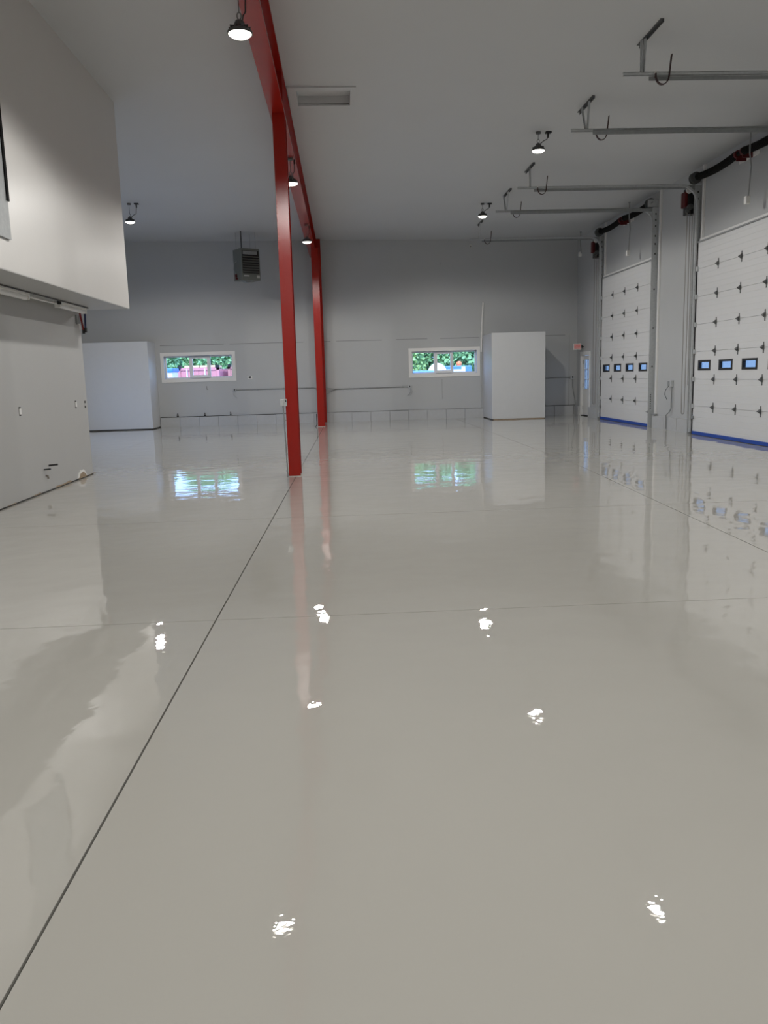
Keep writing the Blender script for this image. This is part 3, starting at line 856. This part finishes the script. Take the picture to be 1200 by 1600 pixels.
# ------------------------------------------------------------------ ceiling lamps
def lamp(x, y, label, z=5.8, beam=False):
    r = root('high_bay_lamp', (x, y, z), label, 'ceiling lamp', 'high bay lamps')
    zt = ZBB if beam else zc(x)
    k7 = 0.75
    MB().lathe([(r_ * k7, z_ * k7) for r_, z_ in [(0.0, 0.16), (0.055, 0.16), (0.075, 0.12), (0.085, 0.055), (0.15, 0.04), (0.172, 0.02), (0.176, -0.012), (0.165, -0.015), (0.160, -0.002), (0.0, -0.002)]], (x, y, z), 32).build('housing', 'iron', r, smooth=True)
    fm = MB()
    for k in range(10):
        a = 2 * math.pi * k / 10
        fm.bar((x + 0.06 * math.cos(a), y + 0.06 * math.sin(a), z + 0.047), (x + 0.112 * math.cos(a), y + 0.112 * math.sin(a), z + 0.038), 0.008, 0.04)
    fm.build('cooling_fins', 'iron', r)['kind'] = 'stuff'
    MB().lathe([(r_ * k7, z_ * k7) for r_, z_ in [(0.157, -0.004), (0.155, -0.02), (0.12, -0.045), (0.06, -0.06), (0.0, -0.063)]], (x, y, z), 32).build('lens', 'lens', r, smooth=True)
    MB().tube([(x + 0.022 * math.cos(a), y, z + 0.165 + 0.035 * math.sin(a)) for a in [2 * math.pi * k / 12 for k in range(12)]] + [(x + 0.022, y, z + 0.165)], 0.006, 6).build('hook', 'iron', r)
    MB().tube([(x, y, z + 0.20), (x, y, zt - 0.02)], 0.005, 6).cyl((x, y, zt - 0.035), (x, y, zt), 0.05, 16).build('hanger', 'iron', r)
    dx = 0.075 if beam else 0.19
    pc = MB().tube([(x + 0.03, y, z + 0.11), (x + dx * 0.55, y, z + 0.17), (x + dx * 0.9, y, z + 0.20), (x + dx, y, zt - 0.09), (x + dx, y, zt - 0.02)], 0.008, 6).cyl((x + dx, y, zt - 0.11), (x + dx, y, zt - 0.03), 0.018, 10)
    pc.build('power_cord', 'black', r)
    if not beam:
        MB().box((x + 0.14, y - 0.05, zt - 0.03), (x + 0.25, y + 0.05, zt)).build('junction_plate', 'black', r)
    L = bpy.data.lights.new('lamp_beam', 'AREA')
    L.shape = 'DISK'; L.size = 0.225
    L.energy = LAMP_W
    L.color = LAMP_COLOR
    L.use_nodes = True
    nt = L.node_tree
    em = nt.nodes['Emission']
    ge = nt.nodes.new('ShaderNodeNewGeometry')
    sp = nt.nodes.new('ShaderNodeSeparateXYZ')
    cs = nt.nodes.new('ShaderNodeMath'); cs.operation = 'MULTIPLY'; cs.inputs[1].default_value = -1.0
    sm = nt.nodes.new('ShaderNodeMapRange'); sm.interpolation_type = 'SMOOTHSTEP'       # reflector cut-off just under the horizontal
    sm.inputs['From Min'].default_value = 0.09; sm.inputs['From Max'].default_value = 0.33
    mx = nt.nodes.new('ShaderNodeMath'); mx.operation = 'MAXIMUM'; mx.inputs[1].default_value = 0.25
    dv = nt.nodes.new('ShaderNodeMath'); dv.operation = 'DIVIDE'
    nt.links.new(ge.outputs['Incoming'], sp.inputs[0])
    nt.links.new(sp.outputs['Z'], cs.inputs[0])
    nt.links.new(cs.outputs[0], sm.inputs['Value'])
    nt.links.new(cs.outputs[0], mx.inputs[0])
    nt.links.new(sm.outputs['Result'], dv.inputs[0])
    nt.links.new(mx.outputs[0], dv.inputs[1])
    nt.links.new(dv.outputs[0], em.inputs['Strength'])
    lo = bpy.data.objects.new('lamp_beam', L); COL.objects.link(lo)
    lo.parent = r; lo.location = (0, 0, -0.056)
    return r
lamp(-0.945, 9.30, 'lit ceiling lamp beside the near end of the red beam, largest in view', 5.15, True)
lamp(-0.832, 16.03, 'lit ceiling lamp under the beam, partly hidden behind the nearest column', 5.15, True)
lamp(-0.832, 22.75, 'lit ceiling lamp in front of the farther red column', 5.15, True)
lamp(-5.5, 23.05, 'lit ceiling lamp beyond the end of the raised white wall')
lamp(3.925, 16.62, 'lit ceiling lamp in open ceiling, nearer of the two over the tracks')
lamp(3.96, 23.25, 'lit ceiling lamp in open ceiling, smaller one above the last track')
lamp(4.0, 9.95, 'ceiling lamp just above the picture edge, seen only as a floor reflection')
lamp(-0.9, 2.7, 'unseen ceiling lamp added over the camera, in the beam row', 5.15, True)  # this lamp and those below are out of view, added for their light
lamp(4.0, 3.3, 'unseen ceiling lamp added over the camera, in the open row')
lamp(-0.9, -4.0, 'unseen ceiling lamp added behind the camera, in the beam row')
lamp(4.0, -3.4, 'unseen ceiling lamp added behind the camera, in the open row')

# ------------------------------------------------------------------ unit heater
r = root('unit_heater', (-2.98, 27.6, 4.72), 'grey-green louvred unit heater hanging under the ceiling near the back wall', 'heater', rz=math.radians(33))
hw, hd, hh = 0.66, 0.58, 0.98
MB().box((-hw / 2, -hd / 2, 0), (hw / 2, hd / 2, hh)).build('cabinet', 'heater', r, bevel=0.012, local=True)
MB().box((-hw / 2 + 0.04, -hd / 2 - 0.006, 0.21), (hw / 2 - 0.04, -hd / 2, hh - 0.07)).build('air_opening', 'black', r, local=True)
MB().box((-hw / 2 + 0.06, -hd / 2 - 0.02, hh - 0.19), (hw / 2 - 0.10, -hd / 2 - 0.006, hh - 0.085)).build('baffle', 'galv_dark', r, local=True)
for k in range(7):
    z = 0.245 + k * 0.077
    MB().add([(-hw / 2 + 0.045, -hd / 2 - 0.006, z + 0.028), (hw / 2 - 0.045, -hd / 2 - 0.006, z + 0.028), (hw / 2 - 0.045, -hd / 2 - 0.045, z - 0.006), (-hw / 2 + 0.045, -hd / 2 - 0.045, z - 0.006),
              (-hw / 2 + 0.045, -hd / 2 - 0.006, z + 0.034), (hw / 2 - 0.045, -hd / 2 - 0.006, z + 0.034), (hw / 2 - 0.045, -hd / 2 - 0.045, z + 0.012), (-hw / 2 + 0.045, -hd / 2 - 0.045, z + 0.012)],
             [(0, 1, 2, 3), (7, 6, 5, 4), (0, 4, 5, 1), (1, 5, 6, 2), (2, 6, 7, 3), (3, 7, 4, 0)]).build('louver', 'heater', r, local=True)
MB().box((-hw / 2 + 0.07, -hd / 2 - 0.004, 0.115), (-hw / 2 + 0.26, -hd / 2, 0.15)).build('name_strip', 'label', r, local=True)
MB().box((hw / 2 - 0.14, -hd / 2 - 0.004, 0.07), (hw / 2 - 0.03, -hd / 2, 0.155)).build('badge', 'label', r, local=True)
zt = zc(-3) - 4.72
for sx in (-1, 1):
    for sy in (-1, 1):
        MB().cyl((sx * (hw / 2 - 0.08), sy * (hd / 2 - 0.1), hh), (sx * (hw / 2 - 0.08), sy * (hd / 2 - 0.1), zt), 0.018 if (sx, sy) == (-1, -1) else 0.006, 8).build('hanging_rod', 'black' if (sx, sy) == (-1, -1) else 'galv_dark', r, local=True)
MB().tube([(-hw / 2 - 0.0, 0.05, 0.60), (-hw / 2 - 0.08, 0.07, 0.55), (-hw / 2 - 0.1, 0.08, 0.35), (-hw / 2 - 0.06, 0.06, 0.2), (-hw / 2 - 0.03, 0.05, 0.17)], 0.012, 8).build('gas_hose', 'galv_dark', r, local=True)
MB().cyl((-hw / 2 - 0.04, 0.05, 0.10), (-hw / 2 - 0.04, 0.05, 0.20), 0.032, 10).box((-hw / 2 - 0.06, 0.02, 0.04), (-hw / 2, 0.08, 0.09)).build('gas_valve', 'redm', r, local=True)
MB().tube([(0.12, hd / 2 - 0.02, 0.72), (0.18, hd / 2 + 0.18, 0.72), (0.42, hd / 2 + 0.42, 0.70), (0.70, hd / 2 + 0.70, 0.69)], 0.075, 16).build('flue', 'galv', r, smooth=True, local=True)
MB().prism([(-hw / 2 + 0.2, -0.02), (0.1, -0.02), (0.05, -0.05), (-hw / 2 + 0.25, -0.05)], -0.1, 0.1, 1).box((-hw / 2 + 0.15, -0.1, -0.02), (0.15, 0.1, 0)).build('drain_pan', 'galv_dark', r, local=True)

# ------------------------------------------------------------------ back wall fittings
def wall_box(r, x, z, s=0.10):
    MB().box((x - s / 2, YB - 0.055, z - s / 2), (x + s / 2, YB, z + s / 2)).build('box', 'galv', r, bevel=0.005)
    MB().box((x - 0.02, YB - 0.058, z - 0.03), (x + 0.02, YB - 0.055, z + 0.03)).build('receptacle', 'black', r)
r = root('surface_conduit', (-2.4, YB, 1.23), 'thin horizontal conduit with end box below the window with containers', 'conduit')
MB().tube([(-3.78, YB - 0.03, 1.235), (-1.05, YB - 0.03, 1.225), (-0.98, YB - 0.03, 1.20), (-0.72, YB - 0.06, 1.02)], 0.014, 8).build('pipe', 'conduit', r, smooth=True)
wall_box(r, -3.82, 1.235)
MB().tube([(-3.83, YB - 0.05, 1.19), (-3.86, YB - 0.06, 1.07), (-3.78, YB - 0.06, 0.97), (-3.73, YB - 0.05, 0.95)], 0.005, 5).build('loose_wire', 'conduit', r)
for x in (-3.0, -2.1, -1.3):
    MB().box((x - 0.012, YB - 0.05, 1.205), (x + 0.012, YB, 1.255)).build('strap', 'galv_dark', r)
r = root('surface_conduit', (1.0, YB, 1.17), 'thin horizontal conduit with end box below the window near the tall enclosure', 'conduit')
MB().tube([(-0.62, YB - 0.22, 1.21), (-0.30, YB - 0.05, 1.165), (-0.2, YB - 0.03, 1.16), (2.30, YB - 0.03, 1.17)], 0.014, 8).build('pipe', 'conduit', r, smooth=True)
MB().tube([(-0.62, YB - 0.20, 0.98), (-0.30, YB - 0.04, 1.14), (-0.2, YB - 0.03, 1.155)], 0.010, 6).build('branch_pipe', 'conduit', r)
wall_box(r, 2.34, 1.17, 0.12)
for k, dx in enumerate((0.0, 0.05, -0.02)):
    MB().tube([(2.36, YB - 0.06, 1.12), (2.38 + dx, YB - 0.09, 1.0), (2.33 + dx, YB - 0.09, 0.9), (2.26 + dx, YB - 0.07, 0.86)], 0.005, 5).build('loose_wire', 'conduit', r)
for x in (0.2, 1.2, 2.1):
    MB().box((x - 0.012, YB - 0.05, 1.14), (x + 0.012, YB, 1.20)).build('strap', 'galv_dark', r)
r = root('surface_conduit', (7.5, YB, 1.33), 'dark conduit running from the tall enclosure to a box in the corner', 'conduit')
MB().tube([(6.756, YB - 0.03, 1.325), (8.13, YB - 0.03, 1.335)], 0.016, 8).build('pipe', 'conduit', r, smooth=True)
wall_box(r, 8.17, 1.335, 0.13)
MB().tube([(8.17, YB - 0.04, 1.27), (8.17, YB - 0.04, 1.0), (8.24, YB - 0.06, 0.6), (8.26, YB - 0.09, 0.36), (8.20, YB - 0.10, 0.30), (8.20, YB - 0.10, 0.03)], 0.012, 8).build('drop_pipe', 'conduit', r)
r = root('thermostat', (-3.25, YB, 1.64), 'small white thermostat with a dark display on the back wall', 'thermostat')
MB().box((-3.34, YB - 0.03, 1.58), (-3.17, YB, 1.70)).build('case', 'white', r, bevel=0.008)
MB().box((-3.30, YB - 0.033, 1.62), (-3.22, YB - 0.03, 1.68)).build('display', 'black', r)
r = root('wall_sensor', (4.56, YB, 5.92), 'tiny pale sensor box high on the back wall', 'sensor')
MB().box((4.52, YB - 0.04, 5.86), (4.60, YB, 5.98)).build('case', 'label', r, bevel=0.006)
MB().cyl((4.56, YB - 0.05, 5.89), (4.56, YB - 0.04, 5.89), 0.015, 10).build('eye', 'black', r)
r = root('leaning_pole', (4.915, YB - 0.1, 0.35), 'long thin pale pole leaning on the wall beside the tall enclosure', 'pole')
MB().tube([(4.88, YB - 0.05, 0.352), (4.895, YB - 0.04, 2.30)], 0.012, 8).build('lower_rod', 'galv', r)
MB().tube([(4.895, YB - 0.04, 2.30), (4.925, YB - 0.04, 3.2), (4.98, YB - 0.04, 4.0)], 0.030, 8).build('upper_strip', 'trim', r)
r = root('cable_stub', (-4.75, YB, 1.33), 'tiny cable stub poking out below the window with containers', 'cable')
MB().tube([(-4.78, YB, 1.38), (-4.78, YB - 0.04, 1.37), (-4.77, YB - 0.05, 1.28), (-4.73, YB - 0.05, 1.27)], 0.010, 6).build('cable', 'chain', r)
for i, x in enumerate((-5.84, -4.9, -4.0)):
    r = root('anchor_bolt', (x, YB - 0.035, 0.352), ('dark anchor bolt on the block ledge, first from the wide enclosure', 'dark anchor bolt on the block ledge, second from the wide enclosure', 'dark anchor bolt on the block ledge, third from the wide enclosure')[i], 'bolt', 'anchor bolts along the block ledge')
    MB().cyl((x, YB - 0.035, 0.35), (x, YB - 0.035, 0.47), 0.014, 8).build('shank', 'spring', r)
    MB().cyl((x, YB - 0.035, 0.36), (x, YB - 0.035, 0.385), 0.028, 6).build('nut', 'spring', r)

# ------------------------------------------------------------------ lower left wall fittings
def blank_device(y, z, white, label):
    r = root('wall_device', (XLW, y, z), label, 'outlet', 'uncovered devices in the lower wall')
    MB().box((XLW - 0.01, y - 0.032, z - 0.062), (XLW + 0.003, y + 0.032, z + 0.062)).build('box_opening', 'dark', r)
    if white:
        MB().box((XLW, y - 0.028, z - 0.042), (XLW + 0.012, y + 0.034, z + 0.042)).build('device', 'white', r, bevel=0.003)
    else:
        MB().box((XLW, y - 0.035, z - 0.022), (XLW + 0.005, y + 0.035, z + 0.022)).build('device', 'left', r, bevel=0.002)
    return r
blank_device(11.746, 1.24, True, 'white uncovered device in the lower wall, at the picture edge')
blank_device(14.17, 1.255, True, 'white uncovered device in the lower wall, nearer the wall end')
blank_device(14.68, 1.24, False, 'grey uncovered device box right at the wall end')
r = root('pipe_stubs', (XLW, 12.6, 0.38), 'black pipe stubs poking out of the lower wall near the floor', 'pipes')
MB().tube([(XLW, 12.44, 0.345), (XLW + 0.10, 12.45, 0.35)], 0.011, 8).build('stub', 'black', r)
MB().tube([(XLW, 12.66, 0.385), (XLW + 0.13, 12.68, 0.392)], 0.013, 8).build('stub', 'black', r)
MB().tube([(XLW, 12.50, 0.25), (XLW + 0.03, 12.50, 0.24), (XLW + 0.035, 12.50, 0.20)], 0.014, 8).build('stub', 'chain', r)
r = root('drywall_scrap', (XLW, 14.17, 0.05), 'torn white drywall flap at the foot of the lower wall', 'drywall scrap')
MB().prism([(13.93, 0.03), (14.0, 0.11), (14.07, 0.12), (14.09, 0.155), (14.15, 0.13), (14.26, 0.145), (14.35, 0.10), (14.42, 0.03)], XLW, XLW + 0.012, 0).build('gypsum', 'white', r)
MB().prism([(13.99, 0.015), (14.05, 0.085), (14.22, 0.11), (14.33, 0.06), (14.39, 0.015)], XLW + 0.012, XLW + 0.02, 0).build('torn_face', 'raw', r)
# fluorescent fittings under the overhang
ZM -= 0.012      # fittings hang from the soffit lining
def fluor(y0, y1, label):
    xc = -4.31
    r = root('tube_light', (xc, (y0 + y1) / 2, ZM), label, 'strip light', 'unlit strip lights under the overhang')
    MB().box((xc - 0.05, y0, ZM - 0.045), (xc + 0.05, y1, ZM)).build('batten', 'white', r, bevel=0.005)
    MB().cyl((xc, y0 + 0.02, ZM - 0.07), (xc, y1 - 0.02, ZM - 0.07), 0.038, 14).build('diffuser', 'tube', r, smooth=True)
    for yy in (y0, y1):
        MB().box((xc - 0.048, yy - 0.012, ZM - 0.105), (xc + 0.048, yy + 0.02, ZM)).build('end_cap', 'white', r, bevel=0.006)
    return r
fluor(10.55, 11.82, 'unlit white strip light under the overhang, cut off by the picture edge')
fluor(13.08, 14.36, 'unlit white strip light under the overhang, near the wall end')
r = root('ceiling_cable', (-4.24, 12.5, ZM), 'black cable run linking the strip lights under the overhang', 'cable')
MB().tube([(-4.24, 10.0, ZM - 0.012), (-4.24, 14.37, ZM - 0.012)], 0.010, 6).build('cable', 'black', r)
MB().tube([(-4.31, 11.83, ZM - 0.05), (-4.31, 12.4, ZM - 0.055), (-4.31, 13.07, ZM - 0.05)], 0.014, 8).build('pipe', 'white', r)
MB().cyl((-4.27, 13.05, ZM - 0.06), (-4.27, 13.05, ZM), 0.03, 10).build('junction', 'black', r)
# water pipes at the wall end
for nm, mt, x, ya, za, yb_, zb_, lab in (('water_pipe', 'pex_red', XLW + 0.055, 14.62, ZM, 14.78, 2.48, 'dark red plastic pipe dropping from the overhang at the wall end'),
                                         ('water_pipe', 'pex_blue', XLW + 0.10, 14.78, ZM, 14.75, 2.50, 'dark blue plastic pipe dropping from the overhang beside the red one')):
    r = root(nm, (x, yb_, zb_), lab, 'pipe', 'water pipes')
    MB().tube([(x, ya, za), (x, (ya + yb_) / 2, (za + zb_) / 2), (x, yb_, zb_ + 0.02)], 0.017, 8).build('pipe', mt, r, smooth=True)
    MB().cyl((x, yb_, zb_ - 0.03), (x, yb_, zb_ + 0.05), 0.024, 10).build('end_cap', 'black', r)
r = root('junction_box', (XLW, 14.66, 2.68), 'small grey junction box on the lower wall behind the red pipe', 'box')
MB().box((XLW, 14.56, 2.61), (XLW + 0.03, 14.70, 2.755)).build('box', 'galv_dark', r, bevel=0.004)
MB().cyl((XLW + 0.035, 14.60, 2.59), (XLW + 0.035, 14.60, 2.61), 0.02, 10).build('connector', 'white', r)
# metal panel on the upper wall at the picture edge
r = root('wall_hatch', (XM, 9.3, 3.2), 'grey metal panel with a dark edge on the raised wall, at the picture edge', 'panel')
MB().box((XM, 8.55, 3.205), (XM + 0.03, 9.745, 4.72)).build('sheet', 'galv_dark', r)
MB().box((XM, 9.70, 3.62), (XM + 0.045, 9.76, 4.75)).build('edge_strip', 'spring', r)

# ------------------------------------------------------------------ outdoors
struct(MB().box((-60, YB + WT, -0.55), (60, 90, -0.45)).box((XR + WT, -60, -0.55), (60, YB + WT, -0.45)).box((-60, -60, -0.55), (XL - WT, YB + WT, -0.45)).build('ground', 'gravel'))
def container(x0, x1, y0, y1, top, mt, label):
    r = root('shipping_container', ((x0 + x1) / 2, (y0 + y1) / 2, -0.45), label, 'container', 'shipping containers outside')
    z0 = -0.45
    MB().box((x0 + 0.06, y0 + 0.05, z0 + 0.12), (x1 - 0.06, y1, top - 0.06)).build('body', mt, r)
    fr = MB()
    fr.box((x0, y0, z0), (x0 + 0.12, y0 + 0.12, top)).box((x1 - 0.12, y0, z0), (x1, y0 + 0.12, top)).box((x0, y0, top - 0.12), (x1, y0 + 0.12, top)).box((x0, y0, z0), (x1, y0 + 0.12, z0 + 0.15))
    fr.build('door_frame', mt, r)
    mid = (x0 + x1) / 2
    for a, b in ((x0 + 0.13, mid - 0.01), (mid + 0.01, x1 - 0.13)):
        dm = MB().box((a, y0 + 0.03, z0 + 0.16), (b, y0 + 0.06, top - 0.13))
        for k in range(3):
            zz = z0 + 0.35 + k * (top - z0 - 0.6) / 3
            dm.box((a + 0.15, y0 + 0.015, zz), (b - 0.1, y0 + 0.03, zz + (top - z0 - 0.6) / 3 - 0.22))
        dr = dm.build('door', mt, r)
        for xx in (a + 0.28, b - 0.28):
            MB().cyl((xx, y0 - 0.01, z0 + 0.1), (xx, y0 - 0.01, top - 0.05), 0.032, 8).build('locking_bar', 'outwhite', dr)
    for xx in (x0, x1 - 0.16):
        MB().box((xx, y0 - 0.02, top - 0.02), (xx + 0.16, y0 + 0.2, top + 0.10)).build('corner_casting', 'black', r)
    cm = MB()
    k = 0
    yy = y0 + 0.3
    while yy < y1 - 0.2:
        cm.box((x0 + 0.03, yy, z0 + 0.15), (x0 + 0.06, yy + 0.12, top - 0.1)).box((x1 - 0.06, yy, z0 + 0.15), (x1 - 0.03, yy + 0.12, top - 0.1))
        yy += 0.28
    cm.build('corrugation', mt, r)['kind'] = 'stuff'
    return r
container(-7.45, -5.60, 38.0, 44.0, 2.16, 'container', 'haze-paled red shipping container in the middle of the window view')
container(-5.40, -3.3, 39.4, 45.4, 2.20, 'container2', 'rusty red shipping container, farther of the two seen through the window')
r = root('timber_stack', (-6.5, 39.5, 2.17), 'pale timber boards lying on the red container roof', 'timber')
for k in range(4):
    MB().box((-7.2 + k * 0.36, 38.3, 2.17), (-7.2 + k * 0.36 + 0.30, 40.5, 2.26)).build('board', 'yellow', r)
r = root('storage_box', (-8.0, 36.9, -0.45), 'white storage box with a blue top seen through the window', 'box')
MB().box((-8.75, 36.3, -0.45), (-7.36, 37.6, 1.98)).build('body', 'outwhite', r, bevel=0.03)
MB().box((-8.8, 36.25, 1.98), (-7.32, 37.65, 2.14)).build('lid', 'bluebox', r, bevel=0.03)
# parked vehicle, domed trailer and beacon beyond the second window
r = root('parked_pickup', (2.9, 34.0, -0.45), 'blue low vehicle parked outside the window near the tall enclosure', 'vehicle')
MB().prism([(33.0, 0.0), (33.0, 1.45), (33.15, 1.62), (33.6, 1.72), (35.0, 1.74), (35.2, 1.6), (35.2, 0.0)], 1.7, 3.75, 0).build('body', 'bluetarp', r, bevel=0.06, smooth=True)
MB().box((2.65, 32.985, 1.50), (3.6, 33.0, 1.54)).build('dark_slot', 'tyre', r)
for x in (1.8, 3.4):
    for yy in (33.5, 34.8):
        MB().cyl((x, yy, -0.12), (x + 0.2, yy, -0.12), 0.33, 18).build('wheel', 'tyre', r)
r = root('domed_trailer', (4.1, 36.3, -0.45), 'white domed trailer standing behind the blue vehicle', 'trailer')
MB().lathe([(0.43 * math.cos(a), 0.47 * math.sin(a)) for a in [math.pi / 2 * k / 9 for k in range(10)]], (4.12, 36.2, 1.58), 24).build('dome', 'outwhite', r, smooth=True)
MB().box((3.7, 35.8, 0.2), (4.55, 36.9, 1.58)).build('body', 'bluetarp', r, bevel=0.05)
MB().box((4.3, 35.70, 1.66), (5.25, 35.78, 1.75)).box((5.12, 35.66, 1.58), (5.28, 35.80, 1.86)).build('white_bar', 'outwhite', r)
for yy in (36.1, 36.6):
    MB().cyl((3.65, yy, -0.12), (4.6, yy, -0.12), 0.33, 18).build('wheel', 'tyre', r)
r = root('site_trailer', (5.5, 38.5, -0.45), 'blue box trailer with an orange beacon on top outside', 'trailer')
MB().box((4.7, 37.9, 0.1), (5.9, 39.6, 1.92)).build('body', 'bluetarp', r, bevel=0.04)
MB().lathe([(0.11, 0.0), (0.13, 0.10), (0.10, 0.19), (0.0, 0.22)], (5.36, 38.2, 1.915), 16).build('beacon', 'orange', r)
for yy in (38.3, 39.2):
    MB().cyl((4.65, yy, -0.12), (5.95, yy, -0.12), 0.33, 18).build('wheel', 'tyre', r)
def tree(x, y, hgt, rad, leafm, label):
    r = root('leafy_tree', (x, y, -0.45), label, 'tree', 'trees outside')
    MB().tube([(x, y, -0.5), (x + random.uniform(-.2, .2), y, hgt * 0.3), (x + random.uniform(-.3, .3), y, hgt * 0.7)], 0.12, 8).build('trunk', 'bark', r)
    m = MB()
    vs, fs = [], []
    for k in range(8000):
        a, zz = random.uniform(0, 2 * math.pi), random.uniform(0.0, 1.0)
        rr = rad * math.sqrt(random.uniform(0.15, 1)) * (0.55 + 0.45 * math.sin(math.pi * min(1, zz * 0.9 + 0.12)))
        c = Vector((x + rr * math.cos(a), y + rr * math.sin(a), -0.1 + zz * hgt))
        u = Vector((random.gauss(0, 1), random.gauss(0, 1), random.gauss(0, 1))).normalized()
        v = u.orthogonal().normalized()
        s = random.uniform(0.07, 0.19)
        b = len(vs)
        vs += [c + u * s, c + v * s * 0.6, c - u * s, c - v * s * 0.6]
        fs.append((b, b + 1, b + 2, b + 3))
    o = m.add(vs, fs).build('foliage', leafm, r)
    o['kind'] = 'stuff'
    return r
TL = ['dark leafy tree behind the white storage box', 'leafy tree straight behind the red container', 'broad leafy tree behind the gap between the containers', 'yellow-green tree behind the rusty container',
      'pale green tree over the blue vehicle', 'slim green tree behind the white dome', 'dense green tree behind the orange beacon', 'grey-green tree at the far side of the second window']
for i, (x, y, hh_, rd, lm) in enumerate(((-11.2, 48, 4.3, 2.3, 'leaf'), (-8.4, 50.5, 4.9, 2.4, 'leaf'), (-6.2, 47.8, 4.2, 2.2, 'leaf'), (-3.6, 50.5, 4.8, 2.2, 'leaf2'),
                                        (2.4, 43, 4.5, 1.9, 'leaf2'), (4.9, 46.5, 4.5, 2.0, 'leaf'), (6.9, 43, 4.1, 1.8, 'leaf'), (9.2, 46.5, 4.7, 1.9, 'leaf'))):
    tree(x, y, hh_, rd, lm, TL[i])
